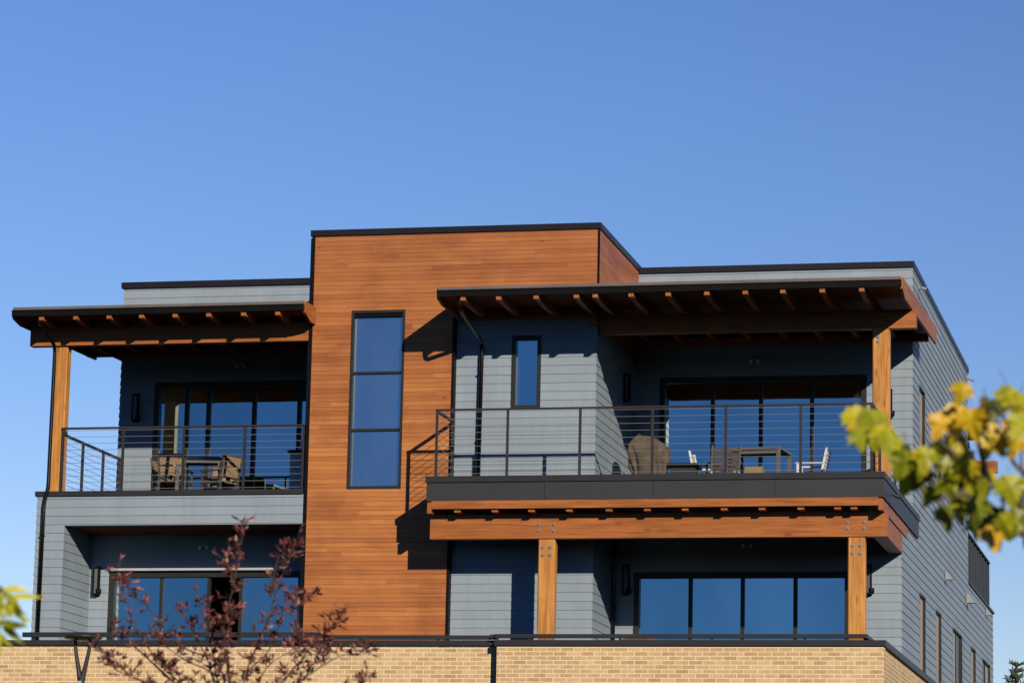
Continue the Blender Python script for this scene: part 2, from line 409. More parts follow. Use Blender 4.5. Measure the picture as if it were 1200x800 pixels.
MB().box(tall[0]+.056, tall[1]-.056, 61.0, 61.07, tall[3]-.125, tall[3]-.056).build('head_shadow', M['black'], bld)  # black strip put in for the shadow under the window head
f = opening('window', 'y', 61.0, *tall, hor=(11.425, 12.545), fw=.055, bar=.045, glass_at=.075, proud=.03, panemats=[M['hazy']]*3)
cu = MB()
for i in range(12):
    u = -17.17 + .012*i; cu.box(u, u+.010, 61.17+.012*(i % 2), 61.18+.012*(i % 2), 10.3, 13.72)
cu.build('curtain', M['curtain'], f)

# ---- grey stub right of the tower with narrow window
nar = (-14.04, -13.465, 11.80, 13.235)
clad_wall('siding_wall', 'y', 61.15, -15.165, -12.39, 7.05, 13.7, [nar], M['siding'], PROF_LAP, LAP, e1=1)
clad_wall('siding_wall', 'x', -12.39, 61.15, 65.1, 7.05, 13.7, [], M['siding'], PROF_LAP, LAP, e0=1)
f = opening('window', 'y', 61.15, *nar, fw=.075, glass_at=.06, proud=.03)
cu = MB().box(-13.955, -13.925, 61.33, 61.34, 11.86, 13.15); cu.build('curtain', M['curtain'], f)

# ---- right wing
dlow = (-11.94, -7.72, 7.10, 8.86)
clad_wall('siding_wall', 'y', 63.0, -12.39, XS, 7.05, 9.80, [dlow], M['siding'], PROF_LAP, LAP, e1=1)
opening('sliding_door', 'y', 63.0, *dlow, vert=(-10.83, -9.81, -8.785), fw=.11, bar=.075, glass_at=.07, proud=.02)
dup_ = (-11.86, -7.66, 10.25, 13.05)
clad_wall('siding_wall', 'y', 65.1, -12.39, XS, 10.2, 15.22, [dup_], M['siding'], PROF_LAP, LAP, e1=1)
opening('sliding_door', 'y', 65.1, *dup_, vert=(-10.78, -9.80, -8.765), fw=.11, bar=.075, glass_at=.07, proud=.02)
# side wall, with slim windows low down and taller ones above
W1 = [(66.36, 67.56), (69.72, 70.92), (73.6, 75.9), (78.2, 79.5), (81.5, 83.75)]
W2 = [(66.34, 67.5), (69.8, 71.0), (74.5, 76.3)]
holes = [(a, b, 7.2, 8.84) for a, b in W1] + [(a, b, 11.36, 13.07) for a, b in W2]
clad_wall('siding_wall', 'x', XS, 63.0, 65.1, 7.05, 9.80, [], M['siding'], PROF_LAP, LAP, e0=1)
clad_wall('siding_wall', 'x', XS, 65.1, 77.55, 9.82, 15.22, holes[5:], M['siding'], PROF_LAP, LAP, e0=1)
clad_wall('siding_wall', 'x', XS, 65.1, 84.7, 7.05, 9.82, holes[:5], M['siding'], PROF_LAP, LAP)
clad_wall('siding_wall', 'x', XS, 77.55, 84.7, 9.82, 10.22, [], M['siding'], PROF_LAP, LAP)
for i, (a, b, c, d) in enumerate(holes):
    two = (b-a) > 1.5
    pm = [M['tanpane']] if not two else ([M['darkened'], M['tanpane']] if i in (4, 7) else [M['tanpane'], M['darkened']])
    opening('window', 'x', XS, a, b, c, d, vert=((a+b)/2,) if two else (), fw=.035, bar=.04, glass_at=.045, proud=.010, room=2., panemats=pm)
mb = MB(); mb.box(XT1+.02, XS+.04, 65.04, 65.24, 15.215, 15.335); mb.box(XS-.16, XS+.04, 65.24, 77.6, 15.215, 15.335)
mb.build('parapet_cap', M['cap'], bld)
MB().box(XT1, XS-.15, 65.25, 77.5, 14.95, 15.05).build('flat_roof', M['drip'], bld)
MB().box(XT0, XS-.01, 77.45, 77.55, 7.1, 15.2).build('rear_wall', M['siding'], bld)
MB().box(XT0, XS-.01, 84.6, 84.7, 7.1, 10.2).build('rear_wall', M['siding'], bld)
MB().box(XT0, XS+.05, 77.56, 84.75, 10.22, 10.27).build('rear_deck', M['coping'], bld)
# rear screen and rear canopy
sc = MB()
sc.box(XS-.05, XS-.03, 77.6, 83.75, 10.3, 11.36); 
for i in range(9):
    y = 77.62 + i*.765; sc.box(XS-.045, XS+.0, y, y+.05, 10.28, 11.40)
sc.box(XS-.06, XS+.02, 77.58, 83.8, 11.40, 11.44)
sc.build('rear_screen', M['screen'], bld)
rc = MB().prism([(77.56,14.28),(81.2,14.36),(81.2,14.16),(77.56,14.08)], 'x', -9., -6.36).build('rear_canopy', M['beam_y'], bld)
MB().box(-9., -6.30, 80.75, 80.95, 13.30, 13.58).build('beam', M['beam_x'], rc)
for i in range(5): MB().box(-8.9+i*.6, -8.8+i*.6, 77.6, 81.1, 13.94, 14.08).build('rafter', M['beam_y'], rc)

# ---- left wing
up_l = (-22.42, -18.05, 10.25, 13.03)
clad_wall('siding_wall', 'y', 64.5, -23.17, -18.0, 10.2, 15.05, [up_l], M['siding'], PROF_LAP, LAP, e0=1)
opening('sliding_door', 'y', 64.5, *up_l, vert=(-21.72, -21.25, -20.26, -19.29), fw=.11, bar=.085, glass_at=.07, proud=.02)
mb = MB(); mb.box(-23.23, -18.0, 64.43, 64.65, 15.04, 15.165); mb.box(-23.23, -23.02, 64.65, 77, 15.04, 15.165); mb.build('parapet_cap', M['cap'], bld)
MB().box(-23.17, -23.02, 64.66, 77, 10.2, 15.04).build('side_wall', M['siding'], bld)
MB().box(-23.0, XT0, 64.66, 77, 14.8, 14.9).build('flat_roof', M['drip'], bld)
low_l = (-22.54, -18.49, 7.06, 8.86)
clad_wall('siding_wall', 'y', 62.55, -22.96, -18.0, 7.05, 9.6, [low_l], M['siding'], PROF_LAP, LAP)
f = opening('sliding_door', 'y', 62.55, *low_l, vert=(-21.45, -20.46, -19.79), fw=.11, bar=.06, glass_at=.07, proud=.02, skip=(2,))
MB().box(-22.50, -19.11, 62.44, 62.525, 8.875, 8.922).build('screen_track', M['palegrey'], f)
clad_wall('siding_wall', 'y', 60.98, XL, -18.09, 9.60, 10.175, [], M['siding'], PROF_LAP, LAP, e0=1)
clad_wall('siding_wall', 'y', 60.98, XL, -22.96, 7.05, 9.60, [], M['siding'], PROF_LAP, LAP, e0=1, e1=1)
clad_wall('siding_wall', 'x', -22.96, 60.98, 62.55, 7.05, 9.60, [], M['siding'], PROF_LAP, LAP, e0=1, back=.1)
MB().box(XL, XL+.14, 61.14, 77, 7.1, 10.17).build('side_wall', M['siding'], bld)
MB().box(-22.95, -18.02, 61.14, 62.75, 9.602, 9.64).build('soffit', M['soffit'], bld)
bal_l = MB().box(XL, -18.02, 61.14, 64.5, 10.0, 10.2).build('balcony', M['concrete'], bld)
MB().box(XL-.05, -18.09, 60.93, 61.2, 10.178, 10.275).build('deck_edge', M['coping'], bal_l)

# ---- upper left canopy
def canopy(x0, x1, yf, yb, zt, slope, rafters, xr0, rake_r=True, cut=None):
    """zt = top at front; sloping gently up to the back"""
    def z(y, d): return zt - d + (y-yf)*slope
    mb = MB()
    if cut:   # in front of the tower first, then beside it
        yc, xc = cut
        mb.prism([(yf+.10,z(yf+.1,.02)),(yc,z(yc,.02)),(yc,z(yc,.17)),(yf+.10,z(yf+.1,.17))], 'x', x0+.03, x1-.03)
        mb.prism([(yc,z(yc,.02)),(yb,z(yb,.02)),(yb,z(yb,.17)),(yc,z(yc,.17))], 'x', xc, x1-.03)
    else:
        mb.prism([(yf+.10,z(yf+.1,.02)),(yb,z(yb,.02)),(yb,z(yb,.17)),(yf+.10,z(yf+.1,.17))], 'x', x0+.03, x1-.03)
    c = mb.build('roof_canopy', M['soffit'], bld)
    # gutter with lip, drip flashing and rakes
    g = MB()
    g.box(x0, x1, yf, yf+.012, zt-.19, zt-.065); g.box(x0, x1, yf+.012, yf+.12, zt-.19, zt-.175); g.box(x0, x0+.012, yf+.012, yf+.12, zt-.175, zt-.065); g.box(x1-.012, x1, yf+.012, yf+.12, zt-.175, zt-.065)
    g.box(x0, x1, yf-.012, yf, zt-.085, zt-.065)
    g.build('gutter', M['black'], c)
    d = MB(); d.prism([(yf+.02,zt-.06),(yf+.04,zt),(yf+.6,z(yf+.6,0)+.004),(yf+.6,z(yf+.6,.015)),(yf+.05,zt-.02)], 'x', x0+.015, x1-.015)
    d.build('drip_edge', M['drip'], c)
    for x in rafters:
        yb_ = yb if not cut or x > cut[1] else cut[0]+.12
        r = MB(); r.prism([(yf+.035,zt-.192),(yf+.135,zt-.192),(yf+.135,z(yf+.135,.171)),(yb_,z(yb_,.171)),(yb_,z(yb_,.33)),(yf+.95,z(yf+.95,.33)),(yf+.035,zt-.268)], 'x', x-.048, x+.048)
        r.build('rafter', M['beam_y'], c)
    if rake_r:
        r = MB(); r.prism([(yf+.1,z(yf+.1,-.0)),(yb,z(yb,0)),(yb,z(yb,.34)),(yf+.5,z(yf+.5,.34)),(yf+.1,z(yf+.1,.22))], 'x', x1-.028, x1+.02)
        r.build('rake_board', M['beam_y'], c)
    yb2 = yb if not cut else cut[0]
    r = MB(); r.prism([(yf+.1,z(yf+.1,0)),(yb2,z(yb2,0)),(yb2,z(yb2,.30)),(yf+.5,z(yf+.5,.30)),(yf+.1,z(yf+.1,.22))], 'x', x0-.02, x0+.028)
    r.build('rake_board', M['beam_y'], c)
    return c
cl = canopy(-23.94, -17.97, 60.15, 65.0, 13.83, .02, [-23.33,-22.62,-21.93,-21.26,-20.575,-19.89,-19.18,-18.49], None)
MB().box(-23.86, -18.04, 61.0, 61.2, 13.20, 13.57).build('beam', M['beam_x'], cl)
MB().box(-23.90, -18.04, 64.36, 64.46, 13.58, 13.735).build('ledger', M['beam_x'], cl)
# ---- upper right canopy
cr = canopy(-15.10, -6.355, 59.3, 65.8, 13.86, .038, [-14.60,-13.91,-13.19,-12.42,-12.06,-11.38,-10.68,-9.955,-9.235,-8.535,-7.805,-7.08], None, cut=(60.95, XT1+.03))
MB().box(-12.34, -6.28, 61.2, 61.42, 13.25, 13.60).build('beam', M['beam_x'], cr)
MB().box(-12.34, -6.42, 64.95, 65.06, 13.68, 13.84).build('ledger', M['beam_x'], cr)

# ---- posts
bolt = MB().tube([(0,0,0),(0,-.008,0)], .034, 14).tube([(0,-.008,0),(0,-.026,0)], .019, 6).mesh('bolt', M['steel'], fix=True)
def post(x0, x1, y0, y1, z0, z1, bolts=()):
    p = MB(); c = .018
    p.prism([(x0+c,y0),(x1-c,y0),(x1,y0+c),(x1,y1),(x0,y1),(x0,y0+c)], 'z', z0, z1)
    o = p.build('timber_post', M['post'], bld)
    for bxx, bz in bolts: inst('bolt', bolt, o, (bxx-ROOT[0], y0-ROOT[1], bz-ROOT[2]))
    return o
post(-23.335, -23.085, 61.06, 61.28, 10.27, 13.20)
post(-7.10, -6.775, 61.22, 61.42, 10.27, 13.25, [(-6.99,13.09),(-6.99,13.0)])
for x0, x1 in ((-13.195, -12.875), (-7.40, -7.085)):
    xm = (x0+x1)/2
    post(x0, x1, 59.98, 60.2, 7.32, 9.155, [(xm+dx, zz) for dx in (-.07,.07) for zz in (8.99, 8.85)])
    mb = MB().box(x0+.02, x1-.02, 60.0, 60.18, 7.1, 7.32); mb.build('post_base', M['beam_z'], bld)

# ---- right balcony
XD0, XD1 = -15.28, -6.70
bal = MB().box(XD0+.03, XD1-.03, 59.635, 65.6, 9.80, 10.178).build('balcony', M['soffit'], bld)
for a, b in ((-15.28, -13.02), (-13.012, -10.965), (-10.957, -8.70), (-8.692, -6.70)):
    MB().box(a, b, 59.6, 59.63, 9.835, 10.18).build('fascia_panel', M['fascia'], bal)
MB().box(XD1-.03, XD1, 59.632, 65.85, 9.835, 10.18).build('fascia_panel', M['fascia'], bal)
MB().box(XD0, XD0+.03, 59.632, 60.96, 9.835, 10.18).build('fascia_panel', M['fascia'], bal)
mb = MB(); mb.box(XD0-.02, XD1+.02, 59.57, 59.75, 10.18, 10.295); mb.box(XD1-.14, XD1+.02, 59.75, 65.87, 10.18, 10.295); mb.box(XD0-.02, XD0+.12, 59.75, 60.96, 10.18, 10.295)
mb.build('deck_edge', M['coping'], bal)
mb = MB().box(XD0+.1, XD1-.1, 59.75, 65.08, 10.182, 10.25).build('deck_floor', M['concrete'], bal)
MB().box(XD0+.10, XD1-.10, 59.606, 59.658, 9.682, 9.832).build('rim_board', M['beam_x'], bal)
MB().box(XD1-.10, XD1-.02, 59.61, 63.9, 9.60, 9.799).build('rim_board', M['beam_y'], bal)
MB().box(XD0+.02, XD0+.10, 59.61, 60.96, 9.60, 9.799).build('rim_board', M['beam_y'], bal)
for x in (-14.69,-13.97,-13.27,-12.55,-11.80,-11.08,-10.37,-9.64,-8.94,-8.225,-7.55,-7.25):
    yb = 61.1 if x < -12.4 else 62.95
    MB().box(x-.06, x+.06, 59.66, yb, 9.622, 9.798).build('joist', M['beam_y'], bal)
bm_ = MB().box(-15.28, -6.67, 59.95, 60.17, 9.157, 9.620).build('beam', M['beam_x'], bal)
for x in (-13.18, -12.90, -7.40, -7.09):
    for z in (9.42, 9.30): inst('bolt', bolt, bm_, (x-ROOT[0], 59.95-ROOT[1], z-ROOT[2]))
sb = MB().box(-6.98, -6.72, 60.18, 62.96, 9.20, 9.555).build('beam', M['beam_y'], bal)
for y in (60.32, 60.5):
    for z in (9.46, 9.34): inst('bolt', bolt, sb, (-6.72-ROOT[0], y-ROOT[1], z-ROOT[2]), (0,0,math.pi/2))

# ---- railings
def railing(xs, yf, zt, zb, sides):
    x0, x1 = xs[0], xs[-1]
    t = MB().box(x0-.03, x1+.03, yf-.03, yf+.03, zt-.035, zt)
    for sx, yb, zs, ys in sides: t.box(sx-.03, sx+.03, yf+.03, yb, zs-.035, zs)
    r = t.build('railing', M['rail'], bld)
    for x in xs: MB().box(x-.022, x+.022, yf-.025, yf+.025, zb, zt-.035).build('rail_post', M['rail'], r)
    n = 10; 
    for k in range(n):
        z = zb + .06 + (zt-zb-.12)*k/(n-1)
        MB().tube([(x0,yf,z),(x1,yf,z)], .0048, 6).build('cable', M['cable'], r)
    for sx, yb, zs, ys in sides:
        for y in ys: MB().box(sx-.025, sx+.025, y-.022, y+.022, zb, zs-.035).build('rail_post', M['rail'], r)
        for k in range(n):
            z = zb + .06 + (zs-zb-.12)*k/(n-1)
            MB().tube([(sx,yf,z),(sx,yb,z)], .0048, 6).build('cable', M['cable'], r)
    return r
railing([-15.122,-13.755,-12.37,-10.998,-9.624,-8.232,-6.932], 59.66, 11.58, 10.29, [(-15.122, 60.95, 11.56, [60.9]), (-6.932, 65.08, 11.575, [61.0, 62.3, 63.6, 65.04])])
railing([-23.09,-21.834,-20.583,-19.335,-18.14], 61.05, 11.555, 10.27, [(-23.09, 64.45, 11.44, [62.2, 63.4, 64.4])])

# ---- downspouts
def rounded(pts, c=.16):
    P = [Vector(p) for p in pts]; out = [P[0]]
    for a, b, d in zip(P, P[1:], P[2:]):
        u = (a-b); w = (d-b); k = min(c, u.length*.45, w.length*.45)
        p0 = b+u.normalized()*k; p1 = b+w.normalized()*k
        for i in range(5):
            t = i/4; out.append(p0*(1-t)**2 + b*2*t*(1-t) + p1*t*t)
    return out + [P[-1]]
def spout(pts, r=.038):
    mb = MB().tube(rounded(pts), r, 12)
    o = mb.build('downspout', M['spout'], bld, smooth=True)
    st = MB()
    for z in (8.2, 9.4, 11.2, 12.5):
        p = pts[-1]
        if pts[-1][2] < z < pts[-2][2]: st.box(p[0]-.042, p[0]+.042, p[1]-.041, p[1]+.06, z-.012, z+.012)
    if st.v: st.build('strap', M['black'], o)
spout([(-23.37,60.22,13.66),(-23.37,60.24,13.50),(-23.29,60.90,13.18),(-23.30,60.90,10.32),(-23.37,60.905,10.05),(-23.38,60.905,7.25)])
spout([(-14.68,59.40,13.70),(-14.68,59.42,13.45),(-14.62,61.06,13.10),(-14.64,61.06,10.3)], .042)
spout([(-12.31,62.88,9.6),(-12.31,62.88,9.0),(-12.31,62.88,7.15)], .032)

# ---- brick base with coping, terrace floor and guard bar
mb = MB(); mb.box(-40, -13.80, 59.6, 59.9, 0, 7.12); mb.box(-13.80, -6.67, 59.35, 59.65, 0, 7.10); mb.box(-6.97, -6.67, 59.65, 84.7, 0, 7.05)
mb.box(-40, -6.97, 84.4, 84.7, 0, 7.0); mb.box(-40, -39.7, 59.9, 84.4, 0, 7.0)
mb.build('brick_base', M['brick'], bld)
mb = MB(); mb.box(-40, -13.84, 59.55, 59.95, 7.122, 7.222); mb.box(-13.84, -6.63, 59.305, 59.70, 7.102, 7.205)
mb.prism([(59.70,7.205),(84.7,7.205),(84.7,7.055),(59.70,7.102)], 'x', -7.0, -6.63)
mb.build('coping', M['coping'], bld)
MB().box(-39.6, -7.0, 59.9, 84.3, 6.9, 7.05).build('terrace_floor', M['concrete'], bld)
gb = MB(); gb.box(-23.2, -17.33, 59.63, 59.72, 7.29, 7.378); gb.prism([(-17.33,7.378),(-17.33,7.29),(-17.12,7.247),(-17.12,7.32)], 'y', 59.63, 59.72)
gb.box(-17.12, -13.9, 59.63, 59.72, 7.247, 7.32); gb.box(-13.95, -13.85, 59.42, 59.72, 7.247, 7.318); gb.box(-13.85, -6.97, 59.37, 59.46, 7.250, 7.320)
gb.box(-7.06, -6.97, 59.46, 62.9, 7.250, 7.318)
g = gb.build('guard_bar', M['coping'], bld)
for x in (-23.0,-21.2,-19.4,-17.7): MB().box(x-.02, x+.02, 59.66, 59.70, 7.22, 7.292).build('bar_support', M['coping'], g)
for x in (-16.5,-15.0): MB().box(x-.02, x+.02, 59.66, 59.70, 7.22, 7.249).build('bar_support', M['coping'], g)
for x in (-13.2,-11.5,-9.8,-8.1): MB().box(x-.02, x+.02, 59.39, 59.43, 7.20, 7.252).build('bar_support', M['coping'], g)

# ================================================================== FIXTURES (own things)
def wall_light(loc, rz, label):
    t = empty('wall_light', loc, rz); tag(t, label, 'wall light', 'tall black lantern wall lights')
    O = (0,0,0)
    MB().box(-.055, .055, -.03, 0, -.30, .30).build('back_plate', M['black'], t, off=O)
    fr = MB()
    for s in (-1, 1): fr.box(s*.05-.012, s*.05+.012, -.13, -.10, -.27, .27)
    fr.box(-.062, .062, -.135, -.03, .25, .28); fr.box(-.062, .062, -.135, -.03, -.28, -.25)
    fr.build('lantern_frame', M['black'], t, off=O)
    MB().box(-.036, .036, -.115, -.035, -.245, .245).build('glass_tube', M['lampglass'], t, off=O)
    MB().lathe([(.0,-.07),(.05,-.07),(.06,-.02),(.06,.04),(.0,.05)], (.05,-.08,-.2), 12).build('lamp_knob', M['black'], t, off=O)
    return t
M['lampglass'] = paint('lamp glass', (.10, .10, .10), .15, .05, 5)
wall_light((-22.80, 64.5-.012, 12.50), 0, 'black lantern wall light on the dark wall left of the upper left balcony doors')
wall_light((-22.78, 62.55-.012, 8.67), 0, 'black lantern wall light on the sunlit wall left of the lower left glass doors')
wall_light((-12.37, 63.9, 12.66), math.pi/2, 'black lantern wall light in deep shade beside the covered grill on upper right balcony')
wall_light((-12.08, 63.0-.012, 8.71), 0, 'black lantern wall light in shade left of the lower right glass doors')
wall_light((-7.36, 63.0-.012, 8.69), 0, 'black lantern wall light right of the lower right glass doors behind the timber post')
wall_light((-7.20, 65.1-.012, 12.45), 0, 'black lantern wall light half hidden behind the upper right timber post')

def camera_fix(name, loc, rz, label, cat, mat='ventgrey'):
    t = empty(name, loc, rz); t.scale = (.6,.6,.6); tag(t, label, cat, 'small fittings on the right side wall'); O = (0,0,0)
    MB().box(-.07, .07, -.03, 0, -.07, .07).build('mount', M[mat], t, off=O)
    MB().tube([(0,-.03,-.02),(0,-.12,-.03)], .025, 8).build('arm', M[mat], t, off=O)
    b = MB().tube([(-.02,-.12,-.03),(.0,-.30,-.09)], [.055,.06], 12).build('housing', M[mat], t, off=O)
    MB().tube([(0,-.301,-.09),(0.001,-.312,-.094)], .045, 12).build('lens', M['black'], b, off=O)
    return t
camera_fix('security_camera', (-6.725, 66.1, 15.0), math.pi/2-.3, 'small pale security camera high at the front corner below the right parapet', 'security camera')
camera_fix('security_camera', (-6.725, 77.0, 15.0), math.pi/2, 'small pale security camera at the far end below the right parapet', 'security camera')
camera_fix('security_camera', (-6.665, 60.35, 9.98), math.pi/2, 'small dark security camera on the end of the right balcony fascia', 'security camera', 'screen')
def vent(loc, label, s=1.):
    t = empty('wall_vent', loc, math.pi/2); tag(t, label, 'vent', 'small fittings on the right side wall'); O = (0,0,0)
    MB().box(-.11*s, .11*s, -.015, 0, -.11*s, .13*s).build('flange', M['ventgrey'], t, off=O)
    MB().prism([(-.015,.11*s),(-.05,.11*s),(-.16*s,-.06*s),(-.015,-.06*s)], 'x', -.09*s, .09*s).build('hood', M['ventgrey'], t, off=O)
    return t
vent((-6.725, 71.7, 9.72), 'pale hooded wall vent nearest the front on the right side wall')
vent((-6.725, 77.0, 9.78), 'larger pale hooded wall vent in the middle of the row on the right side wall', 1.25)
vent((-6.725, 82.5, 10.02), 'smallest pale hooded wall vent at the far end of the right side wall', .8)
def spot(loc, label):
    t = empty('spot_fixture', loc); tag(t, label, 'light fixture', 'tiny twin fixtures above the glass doors'); O = (0,0,0)
    MB().lathe([(0,-.004),(.06,-.004),(.06,.02),(0,.02)], (0,-.02,0), 14).build('mount', M['white'], t, off=O)
    for s in (-1, 1): MB().tube([(s*.05,-.03,-.01),(s*.075,-.12,-.05)], [.02,.035], 10).build('head', M['white'], t, off=O)
spot((-20.53, 64.47, 13.37), 'tiny white twin fixture high above the upper left balcony doors')
spot((-9.91, 65.07, 13.38), 'tiny white twin fixture high above the upper right balcony doors')
spot((-20.55, 62.52, 9.37), 'tiny white twin fixture above the lower left glass doors')
spot((-9.70, 62.97, 9.40), 'tiny white twin fixture above the lower right glass doors')

# ================================================================== FURNITURE
O0 = (0,0,0)
def chair(loc, rz, label, metal, sling, group, slats=False):
    """armchair facing -Y in its own frame"""
    t = empty('patio_chair', loc, rz); tag(t, label, 'chair', group)
    for sx in (-1, 1):
        x = sx*.27
        fr = MB(); fr.box(x-.018, x+.018, -.27, -.225, 0, .62); fr.build('leg', metal, t, off=O0)
        rl = MB(); rl.prism([(.24,0),(.285,0),(.235,.45),(.33,.93),(.29,.93),(.19,.45)], 'x', x-.018, x+.018); rl.build('leg', metal, t, off=O0)
        MB().box(x-.028, x+.028, -.29, .25, .62, .648).build('armrest', metal, t, off=O0)
        MB().box(x-.015, x+.015, -.225, .2, .37, .41).build('seat_rail', metal, t, off=O0)
    if slats:
        for nm, fn in (('seat', None), ('backrest', None)):
            mb = MB()
            if nm == 'seat':
                for k in range(6): mb.box(-.252, .252, -.26+k*.08, -.20+k*.08, .41, .43)
            else:
                for k in range(6):
                    z = .50+k*.07; y = .215+(z-.45)*.2; mb.cbox((0,y,z), (.252,.01,.027), Matrix.Rotation(-.2,3,'X'))
            mb.build(nm, sling, t, off=O0)
    else:
        MB().prism([(-.27,.43),(-.27,.415),(.0,.395),(.2,.40),(.2,.415),(.0,.41)], 'x', -.252, .252).build('seat', sling, t, off=O0)
        MB().prism([(.205,.52),(.22,.52),(.262,.685),(.247,.685)], 'x', -.252, .252).prism([(.254,.72),(.269,.72),(.315,.915),(.30,.915)], 'x', -.252, .252).build('backrest', sling, t, off=O0)
        MB().box(-.252, .252, .288, .325, .915, .94).build('back_rail', metal, t, off=O0)
    return t
def table(loc, rz, lx, ly, h, label, top, slab=.04):
    t = empty('dining_table', loc, rz); tag(t, label, 'table')
    tp = MB()
    n = 7
    for k in range(n):
        y0 = -ly/2 + k*ly/n; tp.box(-lx/2+.04, lx/2-.04, y0+.004, y0+ly/n-.004, h-.02, h-.002)
    tp.box(-lx/2, -lx/2+.04, -ly/2, ly/2, h-slab, h); tp.box(lx/2-.04, lx/2, -ly/2, ly/2, h-slab, h)
    tp.box(-lx/2+.04, lx/2-.04, -ly/2-.03, -ly/2, h-slab, h); tp.box(-lx/2+.04, lx/2-.04, ly/2, ly/2+.03, h-slab, h)
    tp.build('table_top', top, t, off=O0)
    for sx in (-1,1):
        for sy in (-1,1): MB().box(sx*(lx/2-.05)-.035, sx*(lx/2-.05)+.035, sy*(ly/2-.04)-.035, sy*(ly/2-.04)+.035, 0, h-slab).build('leg', M['tablemetal'], t, off=O0)
    MB().box(-lx/2+.06, lx/2-.06, -ly/2+.02, -ly/2+.045, h-.12, h-slab-.001).build('apron', M['tablemetal'], t, off=O0)
    return t
ZD = 10.202
table((-20.66, 62.55, ZD), .12, .95, .95, .90, 'grey square patio table on the upper left balcony', M['tablemetal'])
chL = 'tan sling chairs on the upper left balcony'
chair((-21.15, 62.3, ZD+.02), math.pi-.1+.15, 'tan sling chair with its back turned to the railing on the upper left balcony', M['chairmetal'], M['sling'], chL)
chair((-21.45, 62.75, ZD+.0), math.pi/2+.1, 'tan sling chair seen from its side at the left end of the balcony table', M['chairmetal'], M['sling'], chL)
chair((-20.24, 62.4, ZD+.0), -math.pi/2-.4, 'tan sling chair turned half away at the right end of the balcony table', M['chairmetal'], M['sling'], chL)
chair((-20.55, 63.35, ZD+.0), 0., 'tan sling chair behind the table on the upper left balcony facing the railing', M['chairmetal'], M['sling'], chL)
# serving cart against the tower
t = empty('grill_cart', (-18.38, 62.0, ZD)); tag(t, 'dark topped pale cart against the cedar tower on the upper left balcony', 'cart')
MB().box(-.22, .22, -.3, .3, .12, .90).build('cabinet', M['palegrey'], t, off=O0)
MB().box(-.27, .27, -.34, .34, .90, .95).build('cart_top', M['black'], t, off=O0)
MB().lathe([(0,.95),(.05,.95),(.06,1.0),(.02,1.05),(.02,1.13),(.05,1.16),(0,1.17)], (-.06,-.1,0), 12).build('lantern', M['white'], t, off=O0)
for sx in (-1,1):
    for sy in (-1,1): MB().tube([(sx*.18-.02,sy*.24,.06),(sx*.18+.02,sy*.24,.06)], .06, 12).build('wheel', M['black'], t, off=O0)

# covered grill on the right balcony
t = empty('covered_grill', (-11.55, 62.5, 10.25)); tag(t, 'grill under a brown fitted cover near the grey wall on the upper right balcony', 'covered grill')
import bmesh
def cover_mesh():
    mb = MB(); nz, na = 26, 72; vs = []; fs = []
    for i in range(nz+1):
        v = i/nz; z = .10 + v*1.08
        wx = .33 + .11*min(1, v/.7) - .05*max(0, v-.7)/.3; wy = .26 + .07*min(1, v/.7)
        if v > .80: q = (v-.80)/.20; wx *= 1-.55*q**1.6; wy *= 1-.6*q**1.6
        for k in range(na):
            a = 2*math.pi*k/na; ca, sa = math.cos(a), math.sin(a)
            e = .45; px = math.copysign(abs(ca)**e, ca); py = math.copysign(abs(sa)**e, sa)
            tri = abs(((a*1.75+v*.9) % 1.)-.5)*2
            tri2 = abs(((a*.8-v*1.3+.3) % 1.)-.5)*2
            fold = 1 - .20*(1-v*.7)*tri - .17*tri2*math.sin(v*3.1)
            tilt = .05*(-ca) if v > .6 else 0
            vs.append((px*wx*fold - .05*v, py*wy*fold, z + tilt*(v-.6)*2.5 + .02*math.sin(a*5+v*8)))
    for i in range(nz):
        for k in range(na): fs.append((i*na+k, i*na+(k+1)%na, (i+1)*na+(k+1)%na, (i+1)*na+k))
    fs.append(tuple(nz*na+k for k in range(na))); fs.append(tuple(range(na-1,-1,-1)))
    return mb.add(vs, fs)
cover_mesh().build('cover', M['cover'], t, off=O0, smooth=True)
for sx in (-1,1): MB().tube([(sx*.3-.03,-.2,.07),(sx*.3+.03,-.2,.07)], .07, 12).build('wheel', M['black'], t, off=O0)
t = empty('fire_table', (-10.92, 62.7, 10.25)); tag(t, 'low black fire table beside the covered grill on the upper right balcony', 'fire table')
MB().box(-.30, .30, -.3, .3, .60, .66).build('table_top', M['black'], t, off=O0)
MB().box(-.24, .24, -.24, .24, 0, .60).build('base', M['screen'], t, off=O0)
chair((-10.50, 62.9, 10.25), math.pi/2, 'pale framed chair facing the table at its left end on the upper right balcony', M['whitemetal'], M['whitemetal'], 'chairs on the upper right balcony', True)
chair((-10.12, 62.45, 10.27), math.pi+.35, 'dark slatted chair with its back to the railing on the upper right balcony', M['chairmetal'], M['darksling'], 'chairs on the upper right balcony', True)
table((-9.45, 62.75, 10.25), -.1, 1.05, .95, .93, 'grey rectangular patio table on the upper right balcony', M['tablemetal'])
chair((-8.42, 62.7, 10.25), -math.pi/2, 'white framed chair facing the table at its right end on the upper right balcony', M['whitemetal'], M['whitemetal'], 'chairs on the upper right balcony', True)
t = empty('footstool', (-9.50, 62.4, 10.25)); tag(t, 'tan box footstool under the table on the upper right balcony', 'footstool')
MB().box(-.17, .17, -.15, .15, .12, .55).build('cushion', M['stool'], t, off=O0)
for sx in (-1,1):
    for sy in (-1,1): MB().box(sx*.14-.02, sx*.14+.02, sy*.12-.02, sy*.12+.02, 0, .12).build('leg', M['chairmetal'], t, off=O0)
